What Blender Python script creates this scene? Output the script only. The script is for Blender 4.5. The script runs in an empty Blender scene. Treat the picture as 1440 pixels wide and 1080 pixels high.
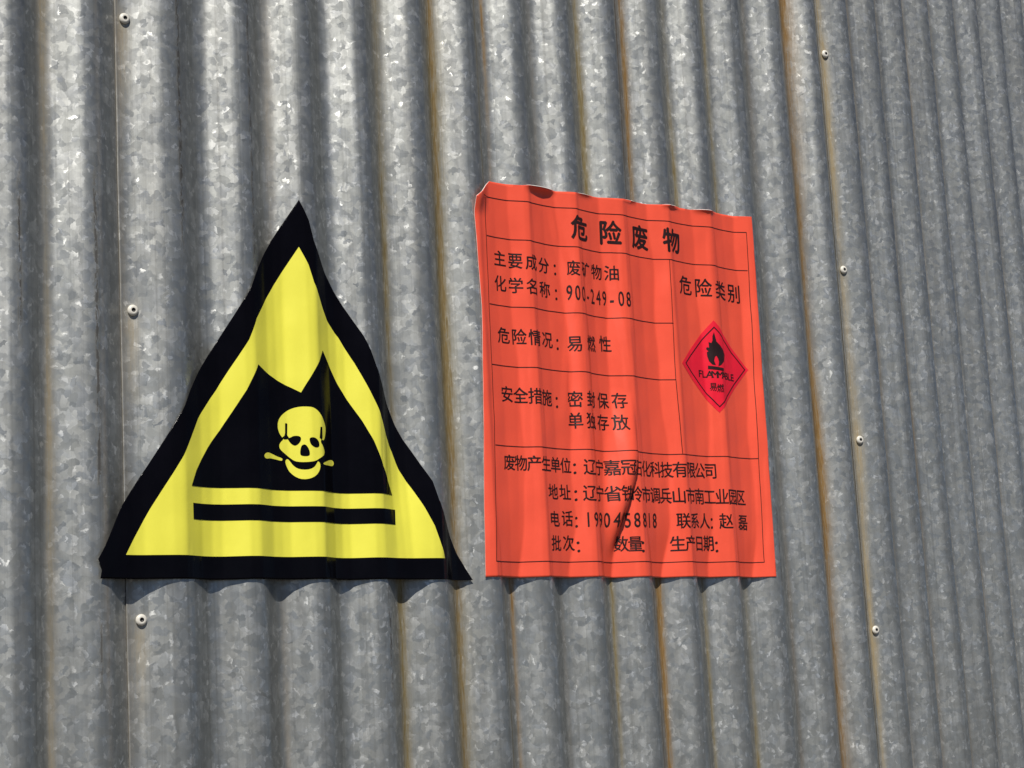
import bpy, bmesh, math
from mathutils import Vector, Matrix
from mathutils.geometry import tessellate_polygon

scene = bpy.context.scene
col = scene.collection
# ------------------------------------------------------------------ wall and sheet geometry
PITCH = .076                      # rib pitch of the galvanised sheets
DEPTH = .019                      # rib depth
CAM_H = 1.5
F_PX = 2650.0
CR = (0.998501, -0.054741, 0.0)   # camera axes (x, down, forward) read along world X / Y / Z
CF = (0.009144, 0.166786, 0.985951)
CU = (-0.053972, -0.984472, 0.167036)
W0 = (-.30019928, 1.82986075)     # plan position of rib 2
T1 = (.75631746, .65420478)
W15 = (.44704238, 2.47621507)
T2 = (.67429729, .73846)
RIB_S = [-.1703, -.0887, .0001, .078, .1536, .2284, .3047, .38, .4547, .529, .6068, .6826, .7572, .8372, .9163]

def valley(i):
    if i < 0: s = RIB_S[0] + i * PITCH
    elif i < 15: s = RIB_S[i]
    else:
        k = (i - 15) * PITCH
        return (W15[0] + T2[0] * k, W15[1] + T2[1] * k)
    return (W0[0] + T1[0] * s, W0[1] + T1[1] * s)

def plan(u):
    """point on the line of the valleys and the outward normal, u in ribs"""
    i = math.floor(u); t = u - i
    p0, p1, p2, p3 = valley(i - 1), valley(i), valley(i + 1), valley(i + 2)
    pt = []; dv = []
    for k in (0, 1):
        a = -.5 * p0[k] + 1.5 * p1[k] - 1.5 * p2[k] + .5 * p3[k]
        b = p0[k] - 2.5 * p1[k] + 2 * p2[k] - .5 * p3[k]
        c = -.5 * p0[k] + .5 * p2[k]
        pt.append(((a * t + b) * t + c) * t + p1[k])
        dv.append((3 * a * t + 2 * b) * t + c)
    l = math.hypot(*dv)
    return pt[0], pt[1], dv[1] / l, -dv[0] / l

def wob(a, b, seed=0.0):
    """smooth deterministic noise, about -1..1"""
    return (math.sin(a * 1.7 + b * 2.3 + seed) + math.sin(a * 3.1 - b * 1.3 + seed * 2.1)
            + math.sin(-a * .9 + b * 4.7 + seed * .7)) / 3

RIB = [(0, 0), (.045, .012), (.10, .10), (.36, .86), (.43, .975), (.5, 1)]
def rib(u):
    """ribs with nearly flat flanks, rounded at crest and valley"""
    q = abs(u - math.floor(u + .5)); s = 0
    for d in (-.04, -.02, 0, .02, .04):
        p = abs(q + d)
        s += lerp_tab(RIB, 1 - p if p > .5 else p)
    return s / 5
def wall_w(u, z):
    return (DEPTH * rib(u) * (1 + .04 * wob(math.floor(u) * 1.9, .3, 2.6)) + .0007 * wob(u * .9, z * 3, 1.3)
            + .0004 * wob(u * 2.3, z * 9, 4.1) + .00022 * wob(u * 11, z * 17, 3.3))

def lerp_tab(tab, x):
    if x <= tab[0][0]: return tab[0][1]
    for (a, fa), (b, fb) in zip(tab, tab[1:]):
        if x <= b: return fa + (fb - fa) * (x - a) / (b - a)
    return tab[-1][1]

def at(u, z, w):
    x, y, nx, ny = plan(u)
    return (x + nx * w, y + ny * w, z)

def smooth(x, a, b):
    t = min(1, max(0, (x - a) / (b - a)))
    return t * t * (3 - 2 * t)

def prof(tab, ph, r):
    """one sag between two crests (-.5 .. .5, 1 = crest), corners softened"""
    s = 0
    for d in (-r, -r / 2, 0, r / 2, r):
        q = ph + d
        if q > .5: q = 1 - q
        if q < -.5: q = -1 - q
        s += lerp_tab(tab, q)
    return s / 5

# -- the yellow and black sign: clings to the flanks, bridges some valleys at its foot
TRI_PROF = [(-.5, 1), (-.45, .98), (-.20, .20), (-.05, .0), (.08, .04), (.40, .93), (.5, 1)]
TRI_FOOT = {0: .5, 1: .36, 2: .72, 3: .44, 4: .66, 5: .28, 6: .8}
TRI_MID = {0: .5, 1: .48, 2: .54, 3: .52, 4: .64, 5: .76, 6: .75}
def tri_w(u, z):
    i = math.floor(u + .5); ph = u - i
    k = smooth(z, 1.635, 1.76)
    def sink(j): return TRI_FOOT.get(j, .5) * (1 - k) + TRI_MID.get(j, .8) * k
    c = prof(TRI_PROF, ph, .018)
    sag = DEPTH * sink(i) * (1 - c) * (1 + .05 * wob(u * 2, z * 9, 2.2))
    w = DEPTH + .0022 - sag + .00035 * wob(u * 7, z * 23, .4)
    return max(w, wall_w(u, z) + .0010)

# -- the red sign: stuck on in facets, with one deep fold
RED_SINK = {6: .44, 7: .42, 8: .46, 9: .58, 10: .48, 11: .42, 12: .46, 13: .44}
RED_FOOT = {6: .56, 7: .64, 8: .60, 9: .93, 10: .82, 11: .62, 12: .74, 13: .75}
CREASE = {6: .16, 7: .20, 8: .22, 9: .14, 10: .20, 11: .18, 12: .20, 13: .16}
def red_w(u, z):
    i = math.floor(u + .5); ph = u - i
    k = smooth(z, 1.635, 1.72); kt = smooth(z, 1.98, 2.08)
    sink = RED_FOOT.get(i, .6) * (1 - k) + RED_SINK.get(i, .6) * k
    sink *= (1 - .30 * kt * (1 if i % 2 else .5))
    cr = CREASE.get(i, .18) + .06 * wob(i * 2.7, z * 12, .8) - .17 * (1 - smooth(z, 1.63, 1.71)) - .06 * kt
    c = prof([(-.5, 1), (-.47, .99), (-.40, .72), (-.12, .20), (cr, 0), (cr + .8 * (.5 - cr), .90), (.5, 1)], ph, .014)
    w = DEPTH + .0018 - DEPTH * sink * (1 - c) + .0003 * wob(u * 6, z * 25, 1.9)
    # deep fold from the crest between two ribs down into the valley
    t = (z - 1.655) / .205
    if 0 < t < 1.0:
        cu = 9.02 + .42 * smooth(t, -.05, .62) + .03 * t
        amp = .015 * (smooth(t, 0, .35)) * (1 - smooth(t, .55, 1.0))
        d = (u - cu) / (.45 + .55 * smooth(t, 0, .5))
        if -.6 < d < -.20: b = smooth(d, -.6, -.20)
        elif -.20 <= d < .035: b = 1 - ((d + .20) / .235) ** 2
        else: b = 0
        w += amp * b
    # shallow diagonal creases
    for (uc, zc, ln, sl, am) in ((8.32, 1.92, .11, 2.2, .0012), (9.35, 1.96, .10, -1.5, .0014), (11.3, 1.84, .14, .8, .0009), (7.25, 1.78, .12, .6, .001), (10.3, 1.73, .11, -.8, .0012), (12.25, 1.75, .14, .9, .0012), (8.25, 2.0, .07, -3.0, .0014)):
        v = (z - zc) / ln
        if abs(v) < 1:
            d = (u - uc - sl * (z - zc)) / .12
            if abs(d) < 1: w += am * (1 - abs(d)) * (1 - v * v)
    # the top edge flares off the wall over the valleys, and the upper left corner is curled out
    dz = z - red_top(u)
    for uc, hw, hz, am in ((7.80, .38, .008, .0068), (8.75, .22, .005, .0022), (10.6, .24, .005, .003), (11.4, .28, .006, .0034), (9.7, .2, .004, .002)):
        d = abs(u - uc) / hw
        if d < 1 and dz > -hz: w += am * (1 - d * d) * (1 + dz / hz) ** 2
    w += .007 * smooth(z, 2.038, 2.066) * (1 - smooth(u, 6.52, 6.78))
    return max(w, wall_w(u, z) + .0010)
def red_top(u): return 2.081 + (u - 6.8) * .0024

def arc_table(fn, zm, u0, u1, n=1200):
    tab = []; L = 0; prev = None
    for k in range(n + 1):
        u = u0 + (u1 - u0) * k / n
        p = at(u, zm, fn(u, zm))
        if prev: L += math.hypot(p[0] - prev[0], p[1] - prev[1])
        prev = p; tab.append((u, L))
    return tab
def interp(tab, x, a=0, b=1):
    lo, hi = 0, len(tab) - 1
    while hi - lo > 1:
        m = (lo + hi) // 2
        if tab[m][a] <= x: lo = m
        else: hi = m
    d = tab[hi][a] - tab[lo][a]
    return tab[lo][b] + (tab[hi][b] - tab[lo][b]) * (x - tab[lo][a]) / (d or 1)

# ------------------------------------------------------------------ camera, sky, sun, exposure
cam_d = bpy.data.cameras.new('camera'); cam = bpy.data.objects.new('camera', cam_d); col.objects.link(cam)
cam_d.sensor_fit = 'HORIZONTAL'; cam_d.sensor_width = 36; cam_d.lens = F_PX / 1440 * 36
cam_d.clip_start = .05; cam_d.clip_end = 5000
ax = Vector((CR[0], CF[0], CU[0])); ay = -Vector((CR[1], CF[1], CU[1])); az = -Vector((CR[2], CF[2], CU[2]))
m3 = Matrix((ax, ay, az)).transposed()
cam.matrix_world = Matrix.Translation((0, 0, CAM_H)) @ m3.to_4x4()
scene.camera = cam

SUN = Vector((-.46 * T1[0] + .52 * T1[1], -.46 * T1[1] - .52 * T1[0], .74)).normalized()   # towards the sun
world = bpy.data.worlds.new('World'); scene.world = world; world.use_nodes = True
wn = world.node_tree.nodes; wl = world.node_tree.links
sky = wn.new('ShaderNodeTexSky'); sky.sky_type = 'NISHITA'; sky.sun_disc = False
sky.sun_elevation = math.asin(SUN.z); sky.sun_rotation = math.atan2(SUN.x, SUN.y)
sky.altitude = 7000; sky.air_density = .8; sky.dust_density = .2
bg = wn['Background']; bg.inputs['Strength'].default_value = .06
wl.new(sky.outputs[0], bg.inputs['Color'])
sd = bpy.data.lights.new('sun', 'SUN'); sd.energy = 4.5; sd.angle = math.radians(.5); sd.color = (1, .955, .88)
so = bpy.data.objects.new('sun', sd); col.objects.link(so)
so.rotation_euler = SUN.to_track_quat('Z', 'Y').to_euler()
scene.view_settings.view_transform = 'Standard'; scene.view_settings.look = 'None'
scene.view_settings.exposure = 0.0; scene.view_settings.gamma = 1
scene.view_settings.use_curve_mapping = False

# ------------------------------------------------------------------ materials
def mat(name):
    m = bpy.data.materials.new(name); m.use_nodes = True
    n = m.node_tree.nodes; l = m.node_tree.links
    return m, n, l, n['Principled BSDF']

def math_node(n, l, op, a, b=None, c=None, clamp=False):
    k = n.new('ShaderNodeMath'); k.operation = op; k.use_clamp = clamp
    for i, v in enumerate((a, b, c)):
        if v is None: continue
        if isinstance(v, (int, float)): k.inputs[i].default_value = v
        else: l.new(v, k.inputs[i])
    return k.outputs[0]

def vmath(n, l, op, a, b=None, scale=None):
    k = n.new('ShaderNodeVectorMath'); k.operation = op
    for i, v in enumerate((a, b)):
        if v is None: continue
        if isinstance(v, tuple): k.inputs[i].default_value = v
        else: l.new(v, k.inputs[i])
    if scale is not None: k.inputs['Scale'].default_value = scale
    return k.outputs[0]

def mixc(n, l, fac, a, b, blend='MIX'):
    k = n.new('ShaderNodeMix'); k.data_type = 'RGBA'; k.blend_type = blend
    for i, v in ((0, fac), (6, a), (7, b)):
        if isinstance(v, (int, float)): k.inputs[i].default_value = v
        elif isinstance(v, tuple): k.inputs[i].default_value = v + (1,)
        else: l.new(v, k.inputs[i])
    return k.outputs[2]

def noise(n, l, vec, scale, detail=2, rough=.5, dim='3D'):
    k = n.new('ShaderNodeTexNoise'); k.noise_dimensions = dim
    k.inputs['Scale'].default_value = scale; k.inputs['Detail'].default_value = detail; k.inputs['Roughness'].default_value = rough
    l.new(vec, k.inputs['Vector']); return k

def voronoi(n, l, vec, scale, feature='F1', rnd=1):
    k = n.new('ShaderNodeTexVoronoi'); k.voronoi_dimensions = '2D'; k.feature = feature
    k.inputs['Scale'].default_value = scale; k.inputs['Randomness'].default_value = rnd
    l.new(vec, k.inputs['Vector']); return k

def remap(n, l, v, a, b, c, d):
    k = n.new('ShaderNodeMapRange'); l.new(v, k.inputs['Value'])
    for i, x in zip((1, 2, 3, 4), (a, b, c, d)): k.inputs[i].default_value = x
    return k.outputs[0]

def galvanised():
    m, n, l, p = mat('galvanised_steel')
    uv = n.new('ShaderNodeUVMap'); uv.uv_map = 'sheet'
    geo = n.new('ShaderNodeNewGeometry')
    v = uv.outputs[0]
    # spangle: crystals of mixed size, their edges pulled about by noise
    d1 = noise(n, l, v, 70, 3, .6, '2D'); d2 = noise(n, l, v, 330, 2, .6, '2D')
    off = vmath(n, l, 'SCALE', vmath(n, l, 'SUBTRACT', d1.outputs['Color'], (.5, .5, .5)), scale=.012)
    off2 = vmath(n, l, 'SCALE', vmath(n, l, 'SUBTRACT', d2.outputs['Color'], (.5, .5, .5)), scale=.0028)
    vd = vmath(n, l, 'ADD', vmath(n, l, 'ADD', v, off), off2)
    def cells(shift, scale):
        q = vmath(n, l, 'ADD', vd, shift); c = voronoi(n, l, q, scale)
        s = n.new('ShaderNodeSeparateColor'); l.new(c.outputs['Color'], s.inputs[0])
        # feathering: each crystal shades from one side to the other
        rel = vmath(n, l, 'SUBTRACT', q, c.outputs['Position'])
        d = n.new('ShaderNodeVectorMath'); d.operation = 'DOT_PRODUCT'
        l.new(rel, d.inputs[0]); l.new(vmath(n, l, 'SUBTRACT', c.outputs['Color'], (.5, .5, .5)), d.inputs[1])
        return c, s, math_node(n, l, 'MULTIPLY', d.outputs['Value'], scale * 1.3)
    c1, s1, f1 = cells((0, 0, 0), 82)
    c2, s2, f2 = cells((3.3, 1.7, 0), 160)
    c3, s3, f3 = cells((7.9, 4.1, 0), 200)
    t1 = vmath(n, l, 'SCALE', vmath(n, l, 'SUBTRACT', c1.outputs['Color'], (.5, .5, .5)), scale=TILT)
    t2 = vmath(n, l, 'SCALE', vmath(n, l, 'SUBTRACT', c2.outputs['Color'], (.5, .5, .5)), scale=TILT * .9)
    fl = math_node(n, l, 'MULTIPLY', remap(n, l, s3.outputs[0], .86, .90, 0, 1), math_node(n, l, 'ADD', .5, math_node(n, l, 'MULTIPLY', f3, 2.2), clamp=True))
    t3 = n.new('ShaderNodeVectorMath'); t3.operation = 'SCALE'
    l.new(vmath(n, l, 'SUBTRACT', c3.outputs['Color'], (.9, .5, .5)), t3.inputs[0]); l.new(math_node(n, l, 'MULTIPLY', fl, .20), t3.inputs['Scale'])
    t4 = vmath(n, l, 'SCALE', vmath(n, l, 'SUBTRACT', noise(n, l, vd, 160, 2, .5, '2D').outputs['Color'], (.5, .5, .5)), scale=.06)
    nrm = vmath(n, l, 'NORMALIZE', vmath(n, l, 'ADD', vmath(n, l, 'ADD', vmath(n, l, 'ADD', geo.outputs['Normal'], t1), vmath(n, l, 'ADD', t2, t4)), t3.outputs[0]))
    l.new(nrm, p.inputs['Normal'])
    # tone of the zinc itself
    tone = math_node(n, l, 'ADD', math_node(n, l, 'MULTIPLY', s1.outputs[0], .50), math_node(n, l, 'MULTIPLY', s2.outputs[1], .34))
    tone = math_node(n, l, 'ADD', tone, math_node(n, l, 'ADD', math_node(n, l, 'MULTIPLY', f1, .55), math_node(n, l, 'MULTIPLY', f2, .35)))
    tone = math_node(n, l, 'ADD', tone, math_node(n, l, 'MULTIPLY', fl, .75), clamp=True)
    tone = math_node(n, l, 'POWER', tone, 1.75)          # mostly dull zinc, fewer bright crystals
    base = mixc(n, l, tone, BASE_LO, BASE_HI)
    mp0 = n.new('ShaderNodeMapping'); mp0.inputs['Scale'].default_value = (240, .8, 1); l.new(v, mp0.inputs['Vector'])
    g0 = noise(n, l, mp0.outputs[0], 1, 3, .6, '2D')
    base = mixc(n, l, remap(n, l, g0.outputs['Fac'], .52, .75, 0, .45), base, (.225, .226, .212))
    # grime washed down the sheet
    mp = n.new('ShaderNodeMapping'); mp.inputs['Scale'].default_value = (60, 2.2, 1); l.new(v, mp.inputs['Vector'])
    g = noise(n, l, mp.outputs[0], 1, 5, .6, '2D')
    base = mixc(n, l, remap(n, l, g.outputs['Fac'], .45, .72, 0, .35), base, (.19, .187, .178))
    # rust held in the sheet's own colour layer, broken up by noise
    at_ = n.new('ShaderNodeAttribute'); at_.attribute_name = 'rust'; am_ = n.new('ShaderNodeAttribute'); am_.attribute_name = 'rust_amount'
    mp2 = n.new('ShaderNodeMapping'); mp2.inputs['Scale'].default_value = (420, 45, 1); l.new(v, mp2.inputs['Vector'])
    rn = noise(n, l, mp2.outputs[0], 1, 4, .65, '2D')
    rf = math_node(n, l, 'MULTIPLY', am_.outputs['Fac'], remap(n, l, rn.outputs['Fac'], .25, .65, .5, 1.5), clamp=True)
    rc = mixc(n, l, remap(n, l, rn.outputs['Fac'], .3, .7, 0, .6), at_.outputs['Color'], vmath(n, l, 'MULTIPLY', at_.outputs['Color'], (.45, .4, .4)))
    # dark scuffs
    sc = n.new('ShaderNodeAttribute'); sc.attribute_name = 'scuff'
    mp3 = n.new('ShaderNodeMapping'); mp3.inputs['Scale'].default_value = (260, 75, 1); l.new(v, mp3.inputs['Vector'])
    sn = noise(n, l, mp3.outputs[0], 1, 3, .6, '2D')
    sf = math_node(n, l, 'MULTIPLY', sc.outputs['Fac'], remap(n, l, sn.outputs['Fac'], .44, .52, 0, 1), clamp=True)
    base = mixc(n, l, rf, base, rc)
    base = mixc(n, l, sf, base, (.035, .03, .027))
    l.new(base, p.inputs['Base Color'])
    cov = math_node(n, l, 'MAXIMUM', rf, sf)
    l.new(math_node(n, l, 'MULTIPLY', math_node(n, l, 'SUBTRACT', 1, cov), METAL), p.inputs['Metallic'])
    r0 = remap(n, l, s2.outputs[0], 0, 1, .34, .52)
    l.new(math_node(n, l, 'ADD', math_node(n, l, 'MULTIPLY', cov, .3), r0), p.inputs['Roughness'])
    return m
METAL = .72; TILT = .05; BASE_LO = (.325, .334, .322); BASE_HI = (.62, .626, .607)

def vinyl(name, c, rough, var=.06, spec=.5, coat=0):
    m, n, l, p = mat(name)
    tc = n.new('ShaderNodeTexCoord')
    a = noise(n, l, tc.outputs['Object'], 28, 4, .6); b = noise(n, l, tc.outputs['Object'], 900, 2, .5)
    f = math_node(n, l, 'ADD', remap(n, l, a.outputs['Fac'], .3, .7, 0, .7), remap(n, l, b.outputs['Fac'], .3, .7, 0, .3))
    lo = tuple(x * (1 - var) for x in c); hi = tuple(min(1, x * (1 + var)) for x in c)
    l.new(mixc(n, l, f, lo, hi), p.inputs['Base Color'])
    l.new(remap(n, l, a.outputs['Fac'], .3, .7, rough * .85, rough * 1.2), p.inputs['Roughness'])
    p.inputs['Specular IOR Level'].default_value = spec
    bp = n.new('ShaderNodeBump'); bp.inputs['Strength'].default_value = .05; bp.inputs['Distance'].default_value = .002
    l.new(noise(n, l, tc.outputs['Object'], 130, 3, .6).outputs['Fac'], bp.inputs['Height']); l.new(bp.outputs[0], p.inputs['Normal'])
    return m

M_STEEL = galvanised()
M_BLACK = vinyl('black_vinyl', (.003, .0028, .0045), .16, .3, .06)
M_YELLOW = vinyl('yellow_vinyl', (.88, .83, .085), .42, .03)
M_RED = vinyl('orange_red_paper', (.92, .102, .05), .4, .05, .5)
M_PRINT = vinyl('black_print', (.022, .008, .008), .5, .3, .35)
M_DIAMOND = vinyl('crimson_print', (.86, .014, .04), .5, .04, .35)
M_EDGE = vinyl('white_paper_edge', (.78, .76, .72), .6, .05)
M_RIVET = vinyl('cream_painted_rivet', (.72, .69, .62), .4, .08)
M_LAP = vinyl('grimy_cut_edge', (.13, .115, .09), .7, .3)
M_DARK = vinyl('dark_rivet_pin', (.02, .018, .017), .5, .2)

# ------------------------------------------------------------------ helpers
def root(name, loc, label=None, cat=None, group=None):
    o = bpy.data.objects.new(name, None); col.objects.link(o); o.location = loc; o.empty_display_size = .1
    if label: o['label'] = label; o['category'] = cat
    if group: o['group'] = group
    return o

def link(name, me, parent, mats):
    for m in mats: me.materials.append(m)
    o = bpy.data.objects.new(name, me); col.objects.link(o)
    if parent:
        o.parent = parent
        w = Vector(parent.location); pp = parent
        while pp.parent: pp = pp.parent; w += Vector(pp.location)
        me.transform(Matrix.Translation(-w))
    return o

# ------------------------------------------------------------------ ground
def ground():
    m, n, l, p = mat('packed_gravel')
    tc = n.new('ShaderNodeTexCoord')
    a = noise(n, l, tc.outputs['Object'], .6, 6, .6); b = noise(n, l, tc.outputs['Object'], 45, 3, .7)
    c = mixc(n, l, a.outputs['Fac'], (.075, .072, .068), (.12, .115, .105))
    l.new(mixc(n, l, remap(n, l, b.outputs['Fac'], .35, .65, 0, .5), c, (.05, .048, .045)), p.inputs['Base Color'])
    p.inputs['Roughness'].default_value = .9
    me = bpy.data.meshes.new('ground'); r = 2000
    me.from_pydata([(-r, -r, 0), (r, -r, 0), (r, r, 0), (-r, r, 0)], [], [(0, 1, 2, 3)])
    o = link('ground', me, None, [m]); o['kind'] = 'structure'
ground()

# ------------------------------------------------------------------ corrugated wall
ORANGE = (.30, .18, .06); OLIVE = (.255, .20, .085); TAN = (.42, .34, .20); BROWN = (.18, .13, .08); PALE = (.33, .28, .21)
#        rib u, width(ribs), colour, strength, noise seed
STREAKS = [(-.05, .045, TAN, .60, 1), (.58, .03, BROWN, .35, 2), (.93, .05, PALE, .35, 3), (3.0, .05, PALE, .3, 4),
           (4.93, .075, OLIVE, .85, 5), (5.93, .095, OLIVE, 1.0, 6), (5.95, .04, ORANGE, .55, 16), (6.74, .022, OLIVE, .8, 7), (6.97, .035, ORANGE, .8, 8),
           (7.95, .04, BROWN, .35, 28), (8.98, .045, OLIVE, .95, 9), (9.72, .025, BROWN, .9, 10), (9.97, .05, ORANGE, 1.05, 11), (10.97, .045, OLIVE, .75, 12),
           (11.95, .05, OLIVE, .75, 13), (12.95, .05, BROWN, .45, 14), (13.93, .11, ORANGE, 1.05, 15), (15.0, .06, TAN, .85, 17)]
STREAKS = [(a + .025, b * 1.4, c, k * 1.0, s) for a, b, c, k, s in STREAKS]
STREAKS += [(k - .02, .06, BROWN, .6, 20 + k) for k in range(16, 30)]
RIVET_AT = [(1.05, 2.188), (1.08, 1.893), (1.10, 1.596), (15.08, 2.354), (15.08, 2.051), (15.11, 1.819), (15.10, 1.569)]
SCUFFS = [(-.47, 1.84, 2.02, .03), (.52, 1.70, 2.04, .028), (.50, 1.52, 1.62, .02), (2.62, 1.9, 2.3, .02), (4.62, 1.5, 1.66, .025), (12.6, 1.6, 2.1, .015), (1.62, 1.95, 2.3, .03)]

def wall_sheet(parent, u0, u1, lift, name='wall_sheet'):
    xs = []; u = u0
    while u < u1 - 1e-6:
        xs.append(u); u += 1 / 40 if -2.5 < u < 24 else 1 / 12
    xs.append(u1)
    zs = []; z = 0.02
    while z < 4.6:
        zs.append(z); z += .03 if 1.3 < z < 2.7 else .15
    vs = []; uvs = []; L = 0; px = None
    nz = len(zs); arc = []
    for u in xs:
        p = at(u, 1.8, wall_w(u, 1.8))
        if px: L += math.hypot(p[0] - px[0], p[1] - px[1])
        px = p; arc.append(L + u0 * .09)
    for i, u in enumerate(xs):
        for z in zs: vs.append(at(u, z, wall_w(u, z) + lift))
    fs = [(i * nz + j, (i + 1) * nz + j, (i + 1) * nz + j + 1, i * nz + j + 1) for i in range(len(xs) - 1) for j in range(nz - 1)]
    me = bpy.data.meshes.new(name); me.from_pydata(vs, [], fs)
    ul = me.uv_layers.new(name='sheet')
    vi = [0] * len(me.loops); me.loops.foreach_get('vertex_index', vi)
    flat = []
    for q in vi: flat += [arc[q // nz], zs[q % nz]]
    ul.data.foreach_set('uv', flat)
    ca = me.color_attributes.new('rust', 'FLOAT_COLOR', 'POINT'); sa = me.attributes.new('scuff', 'FLOAT', 'POINT'); ra = me.attributes.new('rust_amount', 'FLOAT', 'POINT')
    cols = []; scs = []
    for u in xs:
        near = [s for s in STREAKS if abs(u - s[0]) < s[1] * 3.2]
        nsc = [s for s in SCUFFS if abs(u - s[0]) < .12]
        for z in zs:
            r = g = b = .2; A = 0; r = g = b = 0; W = 0
            for uc, w, c, k, sd_ in near:
                ww = w * (1 + .35 * wob(z * 4.0, sd_ * 1.7, sd_))
                d = (u - uc - .02 * wob(z * 3.1, sd_, 2.2)) / ww
                f = math.exp(-d * d) * k * (.78 + .45 * wob(z * 6.3, sd_ * 3.1, .9))
                f = max(0, f); W += f; A = A + f - A * f if f < 1 else 1
                r += c[0] * f; g += c[1] * f; b += c[2] * f
            for ru, rz in RIVET_AT:       # weeping below a fixing
                if abs(u - ru) < .2 and rz - .12 < z < rz + .008:
                    f = .5 * math.exp(-((u - ru + .02) / .07) ** 2) * (1 - (rz - z) / .12 if z < rz else 1)
                    W += f; A = A + f - A * f if f < 1 else 1
                    r += TAN[0] * f; g += TAN[1] * f; b += TAN[2] * f
            if W > 1e-5: cols += [r / W, g / W, b / W, min(1, max(0, A))]
            else: cols += [.3, .2, .1, 0]
            s = 0
            for uc, z0, z1, w in nsc:
                if z0 < z < z1: s = max(s, math.exp(-((u - uc) / w) ** 2) * min(1, (z - z0) / .03, (z1 - z) / .03))
            scs.append(s)
    ca, sa, ra = me.color_attributes['rust'], me.attributes['scuff'], me.attributes['rust_amount']
    ca.data.foreach_set('color', cols); sa.data.foreach_set('value', scs); ra.data.foreach_set('value', cols[3::4])
    for poly in me.polygons: poly.use_smooth = True
    o = link(name, me, parent, [M_STEEL, M_LAP])
    so_ = o.modifiers.new('gauge', 'SOLIDIFY'); so_.thickness = .0007; so_.offset = -1; so_.material_offset_rim = 1
    return o

wall = root('corrugated_wall', at(8, 0, 0), 'grey galvanised corrugated steel wall with rust streaks and rivets behind the two signs', 'wall'); wall['kind'] = 'thing'
sheets = [wall_sheet(wall, -38, 1.42, -.0011), wall_sheet(wall, .93, 15.42, 0), wall_sheet(wall, 14.93, 48, .0011)]

def rivet(parent, u, z, lift):
    x, y, nx, ny = plan(u); N = Vector((nx, ny, 0))
    # tilt with the flank it sits on
    e = .004; P0 = Vector(at(u - e, z, wall_w(u - e, z))); P1 = Vector(at(u + e, z, wall_w(u + e, z)))
    t = (P1 - P0).normalized(); nn = Vector((t.y, -t.x, 0))
    if nn.dot(N) < 0: nn = -nn
    nn = (nn * .6 + N * .4).normalized(); t = Vector((-nn.y, nn.x, 0)); up = Vector((0, 0, 1))
    c = Vector(at(u, z, wall_w(u, z) + lift)) - nn * .0006
    prof = [(.0040, 0, 0), (.0040, .0020, 0), (.0054, .0021, 0), (.0055, .0029, 0), (.0050, .0039, 0), (.0042, .0047, 0), (.0032, .0051, 0), (.0021, .0051, 0), (.0018, .0049, 1), (.0016, .0034, 1), (0, .0032, 1)]
    bm = bmesh.new(); rings = []; k = 24
    for r, h, mi in prof:
        if r == 0: rings.append([bm.verts.new(c + nn * h)])
        else: rings.append([bm.verts.new(c + nn * h + t * r * math.cos(2 * math.pi * a / k) + up * r * math.sin(2 * math.pi * a / k)) for a in range(k)])
    for q in range(len(rings) - 1):
        A, B = rings[q], rings[q + 1]
        for a in range(k):
            f = bm.faces.new((A[a], A[(a + 1) % k], B[0])) if len(B) == 1 else bm.faces.new((A[a], A[(a + 1) % k], B[(a + 1) % k], B[a]))
            f.material_index = prof[q + 1][2]; f.smooth = True
    bmesh.ops.recalc_face_normals(bm, faces=bm.faces)
    me = bpy.data.meshes.new('rivet'); bm.to_mesh(me); bm.free()
    link('rivet', me, parent, [M_RIVET, M_DARK])

# ------------------------------------------------------------------ flat artwork wrapped onto a sheet
STEP, ZSTEP = 1.5, 3.0              # one grid for a sheet and everything printed on it, mm
class Wrap:
    """layout (L along the sheet, z up, both in mm) -> the sheet's surface, taken from one grid of nodes"""
    def __init__(self, fn, zm, ua, ub): self.fn = fn; self.tab = arc_table(fn, zm, ua, ub); self.cache = {}
    def node(self, i, j):
        if (i, j) not in self.cache:
            u = interp(self.tab, i * STEP / 1000, 1, 0); z = j * ZSTEP / 1000
            self.cache[i, j] = Vector(at(u, z, self.fn(u, z)))
        return self.cache[i, j]
    def pos(self, L, z, lift):
        a = L * 1000 / STEP; b = z * 1000 / ZSTEP; i = math.floor(a + 1e-4); j = math.floor(b + 1e-4); s = a - i; t = b - j
        p00, p10, p01, p11 = self.node(i, j), self.node(i + 1, j), self.node(i, j + 1), self.node(i + 1, j + 1)
        P = (p00 * (1 - s) + p10 * s) * (1 - t) + (p01 * (1 - s) + p11 * s) * t
        if lift:
            du = (p10 - p00) * (1 - t) + (p11 - p01) * t; dz = (p01 - p00) * (1 - s) + (p11 - p10) * s
            P = P + du.cross(dz).normalized() * lift
        return P

def dice(bm, step, zstep):
    vs = [v.co for v in bm.verts]
    x0, x1 = min(v.x for v in vs), max(v.x for v in vs); y0, y1 = min(v.y for v in vs), max(v.y for v in vs)
    for k in range(math.floor(x0 / step) + 1, math.ceil(x1 / step)):
        bmesh.ops.bisect_plane(bm, geom=bm.verts[:] + bm.edges[:] + bm.faces[:], dist=1e-5, plane_co=(k * step, 0, 0), plane_no=(1, 0, 0))
    for k in range(math.floor(y0 / zstep) + 1, math.ceil(y1 / zstep)):
        bmesh.ops.bisect_plane(bm, geom=bm.verts[:] + bm.edges[:] + bm.faces[:], dist=1e-5, plane_co=(0, k * zstep, 0), plane_no=(0, 1, 0))

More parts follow.
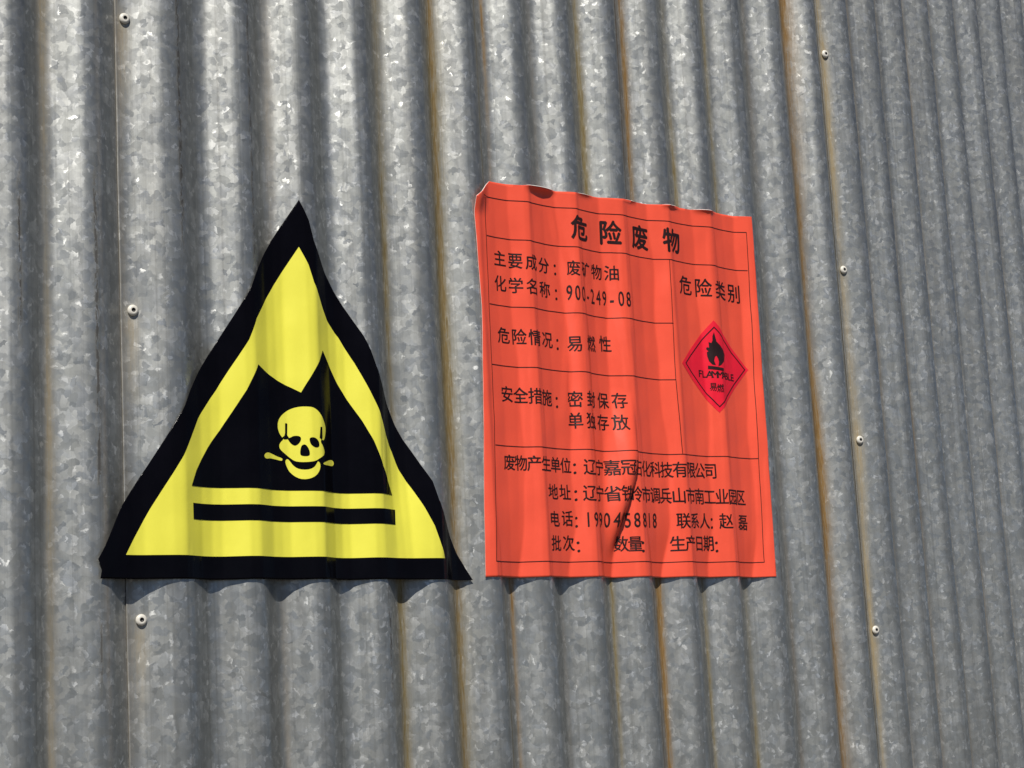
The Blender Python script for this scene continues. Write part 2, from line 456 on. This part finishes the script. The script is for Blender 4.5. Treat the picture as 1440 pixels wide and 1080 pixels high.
def wrap_bm(bm, wrap, lift, step=STEP, zstep=ZSTEP, smooth=True):
    dice(bm, step, zstep)
    for v in bm.verts: v.co = wrap.pos(v.co.x / 1000, v.co.y / 1000, lift)
    bm.normal_update()
    for f in bm.faces:
        f.smooth = smooth
        # face the camera side of the wall
        if f.normal.x * T1[1] - f.normal.y * T1[0] < 0: f.normal_flip()

def add_poly(bm, pts):
    pv = [Vector((p[0], p[1], 0)) for p in pts]; bv = [bm.verts.new(p) for p in pv]
    for t in tessellate_polygon([pv]):
        try: bm.faces.new([bv[i] for i in t])
        except ValueError: pass

def art(name, polys, wrap, lift, m, parent, step=STEP, zstep=ZSTEP):
    bm = bmesh.new()
    for p in polys: add_poly(bm, p)
    wrap_bm(bm, wrap, lift, step, zstep)
    me = bpy.data.meshes.new(name); bm.to_mesh(me); bm.free()
    return link(name, me, parent, [m])

def stroke(pts, w, ext=0):
    """a printed rule as a list of quads"""
    out = []
    for (a, b) in zip(pts, pts[1:]):
        d = Vector((b[0] - a[0], b[1] - a[1])).normalized(); nrm = Vector((-d.y, d.x)) * (w / 2); d *= ext
        out.append([(a[0] - d.x + nrm.x, a[1] - d.y + nrm.y), (a[0] - d.x - nrm.x, a[1] - d.y - nrm.y), (b[0] + d.x - nrm.x, b[1] + d.y - nrm.y), (b[0] + d.x + nrm.x, b[1] + d.y + nrm.y)])
    return out

def outline(pts, w, closed=True):
    return stroke(list(pts) + ([pts[0]] if closed else []), w, w / 2)

def round_poly(pts, it=2):
    for _ in range(it):
        out = []
        for a, b in zip(pts, pts[1:] + pts[:1]):
            out += [(a[0] * .75 + b[0] * .25, a[1] * .75 + b[1] * .25), (a[0] * .25 + b[0] * .75, a[1] * .25 + b[1] * .75)]
        pts = out
    return pts

GLYPH = {}
def glyph(ch, bold):
    if (ch, bold) not in GLYPH:
        c = bpy.data.curves.new('glyph', 'FONT'); c.body = ch; c.resolution_u = 3; c.offset = bold; c.size = 1
        o = bpy.data.objects.new('glyph', c); col.objects.link(o)
        me = o.evaluated_get(bpy.context.evaluated_depsgraph_get()).to_mesh()
        vs = [(v.co.x, v.co.y) for v in me.vertices]; fs = [tuple(p.vertices) for p in me.polygons]
        o.evaluated_get(bpy.context.evaluated_depsgraph_get()).to_mesh_clear()
        bpy.data.objects.remove(o); bpy.data.curves.remove(c)
        bb = (min(v[0] for v in vs), max(v[0] for v in vs), min(v[1] for v in vs), max(v[1] for v in vs))
        GLYPH[ch, bold] = (vs, fs, bb)
    return GLYPH[ch, bold]

def text_bm(bm, items, dx, dy):
    """items: (character, centre L, centre z, width, height, mode)"""
    for ch, cx, cz, w, h, mode in items:
        vs, fs, bb = glyph(ch, 0)
        if mode == 'cjk':                  # full-width: fit by the em box
            rb = glyph('国', 0)[2]; k = h / (rb[3] - rb[2]); kx = w / (rb[1] - rb[0])
            ox = (rb[0] + rb[1]) / 2; oy = (rb[2] + rb[3]) / 2
        elif mode == 'dot':
            rb = glyph('国', 0)[2]; k = h / (rb[3] - rb[2]); kx = k
            ox = (bb[0] + bb[1]) / 2; oy = (bb[2] + bb[3]) / 2
        else:
            rb = glyph('0' if mode == 'half' else 'E', 0)[2]; k = h / (rb[3] - rb[2]); kx = w / (rb[1] - rb[0])
            ox = (bb[0] + bb[1]) / 2; oy = (rb[2] + rb[3]) / 2
        bv = [bm.verts.new((cx + (x - ox + dx) * kx, cz + (y - oy + dy) * k, 0)) for x, y in vs]
        for f in fs:
            try: bm.faces.new([bv[i] for i in f])
            except ValueError: pass

def text_obj(name, items, bold, wrap, lift, m, parent):
    """weight comes from copies of the letters set a hair apart"""
    me = bpy.data.meshes.new(name); bm = bmesh.new()
    for k, (dx, dy) in enumerate(((-bold, -bold * .5), (bold, bold * .5)) if bold < .02 else ((-bold, 0), (bold, 0), (0, -bold), (0, bold))):
        b2 = bmesh.new(); text_bm(b2, items, dx, dy); wrap_bm(b2, wrap, lift + k * .00003)
        t = bpy.data.meshes.new('part'); b2.to_mesh(t); b2.free(); bm.from_mesh(t); bpy.data.meshes.remove(t)
    bm.to_mesh(me); bm.free()
    return link(name, me, parent, [m])

def sheet(name, pts, wrap, m, parent, rim, thick=.0005):
    o = art(name, [pts], wrap, 0, m, parent)
    o.data.materials.append(rim)
    s = o.modifiers.new('thickness', 'SOLIDIFY'); s.thickness = thick; s.offset = -1; s.use_rim = True; s.material_offset_rim = 1
    return o

# artwork outlines and letter centres on the sheets, millimetres (along the sheet, height)
D = {"tri_outline":[[447.5,2023.9],[458.0,2002.5],[463.5,1981.7],[482.9,1953.2],[503.7,1923.4],[516.0,1904.9],[527.7,1887.1],[535.6,1871.7],[541.6,1855.4],[559.7,1825.5],[570.9,1805.1],[585.1,1782.3],[603.5,1754.3],[615.8,1736.4],[622.9,1716.9],[641.7,1688.7],[655.6,1665.7],[667.3,1648.1],[676.7,1633.0],[203.8,1633.3],[205.8,1641.9],[202.0,1651.2],[232.2,1702.0],[258.9,1738.7],[299.5,1799.3],[308.6,1815.7],[325.3,1840.5],[343.6,1866.1],[379.5,1920.7],[394.3,1946.7],[415.4,1978.1]],
     "tri_yellow":[[445.7,1973.7],[455.4,1955.4],[461.3,1937.5],[475.4,1912.6],[484.0,1900.4],[499.5,1884.7],[517.1,1857.8],[537.6,1819.0],[552.0,1791.1],[568.1,1767.5],[578.2,1748.6],[591.9,1729.0],[604.5,1709.0],[615.5,1689.4],[622.4,1669.9],[628.7,1655.2],[234.7,1655.8],[261.1,1699.1],[277.9,1723.7],[295.8,1749.8],[303.6,1762.9],[318.5,1788.7],[341.5,1818.3],[357.9,1842.3],[377.8,1870.8],[388.3,1893.5],[410.9,1923.7],[427.5,1947.5]],
     "tri_black":[[387.8,1846.5],[442.4,1821.9],[472.2,1867.6],[484.5,1852.9],[500.5,1829.3],[522.2,1797.4],[534.2,1776.1],[544.1,1753.4],[564.1,1721.3],[306.4,1722.5],[313.9,1737.9],[329.6,1760.6],[345.3,1779.7],[373.1,1819.4]],
     "tri_bar":[[308.2,1706.2],[567.1,1706.0],[565.1,1690.1],[308.2,1690.5]],
     "skull":[[420.4,1775.6],[417.2,1779.7],[415.2,1785.6],[415.8,1791.1],[419.2,1796.9],[425.3,1802.0],[432.6,1805.6],[441.1,1807.4],[450.3,1807.4],[455.7,1806.4],[460.5,1803.1],[464.3,1798.5],[468.4,1793.3],[471.1,1787.5],[470.8,1782.4],[468.7,1776.1],[466.0,1773.3],[462.7,1774.5],[461.6,1771.4],[464.7,1767.6],[467.7,1762.3],[465.9,1758.6],[460.5,1755.2],[455.1,1752.0],[448.1,1750.9],[439.9,1750.7],[432.9,1751.8],[427.9,1755.5],[422.5,1759.3],[417.6,1763.2],[416.2,1766.6],[417.9,1770.2],[422.0,1773.7]],
     "jaw":[[423.9,1753.4],[426.2,1753.8],[428.8,1751.0],[431.2,1747.5],[435.7,1744.2],[441.7,1742.9],[448.8,1743.3],[453.7,1745.9],[456.2,1749.5],[457.8,1752.0],[460.2,1749.6],[460.2,1745.1],[457.4,1739.4],[452.1,1735.3],[445.4,1733.3],[438.2,1733.7],[432.3,1736.5],[426.8,1741.5],[423.7,1746.9],[422.7,1751.3]],
     "eye_l":[[426.0,1774.8],[429.6,1775.6],[432.7,1777.4],[437.8,1777.5],[440.5,1776.0],[440.4,1773.0],[438.0,1769.5],[434.9,1767.5],[432.4,1767.8],[429.4,1770.0],[427.5,1773.0]],
     "eye_r":[[448.8,1774.5],[451.0,1776.0],[454.9,1775.9],[458.3,1773.7],[460.0,1770.3],[459.6,1766.7],[456.8,1765.6],[452.8,1766.5],[449.9,1769.4]],
     "nose":[[440.5,1767.5],[443.5,1768.9],[446.0,1767.7],[448.5,1763.4],[449.2,1759.4],[448.3,1757.1],[443.2,1756.7],[439.3,1757.7],[439.0,1761.5]],
     "temple_l":[[424.1,1789.8],[425.5,1790.5],[426.8,1789.6],[426.2,1778.1],[428.1,1775.6],[426.0,1774.0],[422.6,1773.7],[420.1,1775.3],[422.8,1777.4],[423.7,1780.0]],
     "temple_r":[[461.9,1787.0],[464.2,1787.4],[464.0,1776.6],[462.7,1774.0],[460.4,1775.9]],
     "bone_l":[[393.0,1755.6],[395.5,1758.0],[400.0,1759.2],[406.1,1758.1],[412.7,1755.9],[419.4,1754.5],[419.6,1752.5],[418.1,1751.7],[409.9,1753.0],[402.7,1753.5],[397.6,1752.5],[394.1,1753.1]],
     "bone_r":[[463.9,1750.3],[470.7,1752.5],[477.5,1754.5],[483.4,1755.0],[486.0,1752.9],[485.4,1749.8],[481.8,1748.5],[474.7,1748.8],[465.0,1748.6]],
     "red_outline":[[141.8,2080.9],[591.5,2094.7],[586.3,1636.6],[105.2,1635.6],[118.2,1934.6],[114.0,2058.5]],
     "lines":[[[126.5,2061.7],[580.3,2073.2]],[[132.4,2059.0],[132.4,2009.6],[130.8,1911.7],[129.8,1806.8],[119.6,1652.6]],[[580.3,2073.2],[579.2,1955.7],[572.8,1787.1],[571.7,1655.0]],[[119.6,1652.6],[571.7,1655.0]],[[133.6,2017.1],[578.0,2023.5]],[[132.6,1939.0],[430.2,1942.2]],[[130.6,1870.4],[428.3,1872.7]],[[129.5,1780.3],[572.1,1783.5]],[[431.4,2021.2],[428.3,1872.7],[431.0,1782.6]]],
     "text":[["危险废物",1,[334.0,2043.5],3,[439.6,2045.4],32,False,1],["主要成分",0,[153.7,1993.3],3,[221.2,1992.4],21,False,0],["：",0,[240.5,1990.1],0,[240.5,1990.1],21,False,0],["废矿物油",0,[265.4,1993.2],3,[334.4,1995.1],20,False,0],["化学名称",0,[152.6,1964.4],3,[220.5,1963.8],21,False,0],["：",0,[240.0,1960.6],0,[240.0,1960.6],21,False,0],["900-249-08",0,[258.5,1964.1],9,[354.7,1964.5],21,True,0],["危险类别",0,[462.0,1992.8],3,[553.5,1991.7],25,False,0],["危险情况",0,[153.5,1905.0],3,[219.6,1905.2],21,False,0],["：",0,[237.5,1902.0],0,[237.5,1902.0],21,False,0],["易燃性",0,[262.3,1903.9],2,[318.3,1908.9],21,False,0],["安全措施",0,[153.7,1838.5],3,[212.6,1837.6],21,False,0],["：",0,[230.8,1834.2],0,[230.8,1834.2],21,False,0],["密封保存",0,[258.1,1838.9],3,[332.8,1841.7],21,False,0],["单独存放",0,[257.1,1814.3],3,[328.3,1815.2],21,False,0],["废物产生单位",0,[151.5,1762.0],5,[239.1,1762.0],20,False,0],["：",0,[252.1,1759.1],0,[252.1,1759.1],20,False,0],["辽宁嘉冠石化科技有限公司",0,[273.2,1761.0],11,[484.0,1764.7],20.5,False,0],["地址",0,[214.7,1731.1],1,[235.5,1731.4],20,False,0],["：",0,[251.8,1728.4],0,[251.8,1728.4],20,False,0],["辽宁省铁岭市调兵山市南工业园区",0,[270.5,1731.0],14,[536.1,1733.6],20.5,False,0],["电话",0,[214.6,1700.6],1,[236.8,1701.9],20,False,0],["：",0,[251.1,1698.3],0,[251.1,1698.3],20,False,0],["19904958818",0,[265.8,1700.9],10,[381.0,1702.5],20,True,0],["联系人",0,[426.1,1702.6],2,[467.9,1703.5],20,False,0],["：",0,[481.5,1701.3],0,[481.5,1701.3],20,False,0],["赵磊",0,[501.8,1703.6],1,[537.0,1703.0],20,False,0],["批次",0,[216.0,1673.5],1,[237.7,1674.1],20,False,0],["：",0,[251.0,1670.2],0,[251.0,1670.2],20,False,0],["数量",0,[325.1,1674.6],1,[342.6,1674.1],20,False,0],["：",0,[351.8,1670.6],0,[351.8,1670.6],20,False,0],["生产日期",0,[416.9,1675.2],3,[473.5,1676.8],20,False,0],["：",0,[485.9,1672.8],0,[485.9,1672.8],20,False,0]],
     "diamond":[[504.2,1952.3],[569.8,1896.0],[503.9,1837.0],[443.4,1894.7]],
     "diamond_in":[[504.0,1943.6],[563.4,1895.8],[504.5,1844.4],[451.5,1895.5]],
     "flame":[[503.5,1937.5],[504.6,1932.6],[506.0,1925.6],[511.1,1921.7],[517.1,1916.8],[522.4,1910.5],[518.7,1902.9],[510.5,1896.4],[506.3,1894.8],[507.9,1900.5],[506.7,1904.6],[504.4,1908.0],[502.3,1906.6],[500.6,1901.6],[502.7,1896.1],[498.0,1896.7],[493.9,1900.9],[492.0,1907.2],[491.9,1912.1],[494.2,1913.1],[491.3,1916.3],[492.5,1918.4],[495.4,1917.7],[495.3,1924.8],[498.7,1923.6],[500.5,1926.9],[501.0,1932.5]],
     "flame_bar":[[492.1,1895.3],[516.3,1892.8],[515.8,1889.2],[491.8,1891.1]],
     "emb1":["FLAMMABLE",[479.2,1884.9],[536.9,1883.5],9.6],
     "emb2":["易燃",[497.5,1868.8],[507.4,1867.2],11],
     "rivet":[[1.0508,2.1875],[1.0769,1.8926],[1.0983,1.596],[15.0737,2.3541],[15.0791,2.0505],[15.1072,1.8192],[15.0964,1.5691]]}

for u, z in D['rivet'][:3]: rivet(sheets[1], u, z, 0)
for u, z in D['rivet'][3:]: rivet(sheets[2], u, z, .0011)

# ------------------------------------------------------------------ yellow and black warning triangle
TW = Wrap(tri_w, 1.75, -2, 9)
tri = root('warning_sign', tuple(TW.pos(.455, 1.633, 0)), 'yellow and black triangular poison warning sticker with skull and crossbones on the corrugated wall', 'sign')
sheet('sign_sheet', D['tri_outline'], TW, M_BLACK, tri, M_BLACK)
yf = art('yellow_field', [D['tri_yellow']], TW, .0003, M_YELLOW, tri)
art('black_panel', [D['tri_black']], TW, .0006, M_BLACK, tri)
art('black_bar', [D['tri_bar']], TW, .0006, M_BLACK, tri)
sk = art('skull', [round_poly(D['skull'], 1), round_poly(D['jaw'], 1)], TW, .0009, M_YELLOW, tri)
for k in ('eye_l', 'eye_r'): art('eye_socket', [round_poly(D[k])], TW, .0012, M_BLACK, sk)
art('nose_hole', [round_poly(D['nose'])], TW, .0012, M_BLACK, sk)
for k in ('temple_l', 'temple_r'): art('temple_line', [D[k]], TW, .0012, M_BLACK, sk)
for k in ('bone_l', 'bone_r'): art('crossbone', [round_poly(D[k], 1)], TW, .0009, M_YELLOW, tri)

# ------------------------------------------------------------------ orange-red waste label
RW = Wrap(red_w, 1.86, 5, 15)
lab = root('waste_label', tuple(RW.pos(.35, 1.636, 0)), 'orange red square hazardous waste label with black Chinese lettering, creased over the corrugations', 'sign')
sheet('label_sheet', D['red_outline'], RW, M_RED, lab, M_EDGE, .0009)
rules = []
for pl in D['lines']: rules += stroke(pl, .9, .4)
for k, r in enumerate(rules): pass
art('ruled_border', rules, RW, .0003, M_PRINT, lab)
for s, i1, a, i2, b, hpx, half, bold in D['text']:
    items = []
    for k, ch in enumerate(s):
        t = (k - i1) / (i2 - i1) if i2 != i1 else 0
        L = a[0] + (b[0] - a[0]) * t; z = a[1] + (b[1] - a[1]) * t
        mmpx = .80 + .106 * (L - 130) / 470
        h = hpx * mmpx
        adv = abs(b[0] - a[0]) / (i2 - i1) if i2 != i1 else h
        if half: items.append((ch, L, z, adv * .66, h, 'half'))
        elif ch == '：': items.append((ch, L, z, h, h, 'dot'))
        else: items.append((ch, L, z, min(adv * .90, h * .98), h, 'cjk'))
    if bold:
        for it in items: text_obj('heading_character', [it], .026, RW, .0003, M_PRINT, lab)
        continue
    text_obj('text_line', items, .016, RW, .0003, M_PRINT, lab)
em = art('flammable_emblem', [D['diamond']], RW, .0003, M_DIAMOND, lab)
art('emblem_border', outline(D['diamond_in'], 1.3), RW, .0006, M_PRINT, em)
art('flame', [D['flame'], D['flame_bar']], RW, .0006, M_PRINT, em)
for s, a, b, hpx in (D['emb1'], D['emb2']):
    n_ = len(s); items = []
    for k, ch in enumerate(s):
        t = k / (n_ - 1); L = a[0] + (b[0] - a[0]) * t; z = a[1] + (b[1] - a[1]) * t
        adv = (b[0] - a[0]) / (n_ - 1)
        items.append((ch, L, z, adv * (.84 if n_ > 2 else .9), hpx * .87, 'latin' if n_ > 2 else 'cjk'))
    text_obj('emblem_text', items, .016, RW, .0006, M_PRINT, em)
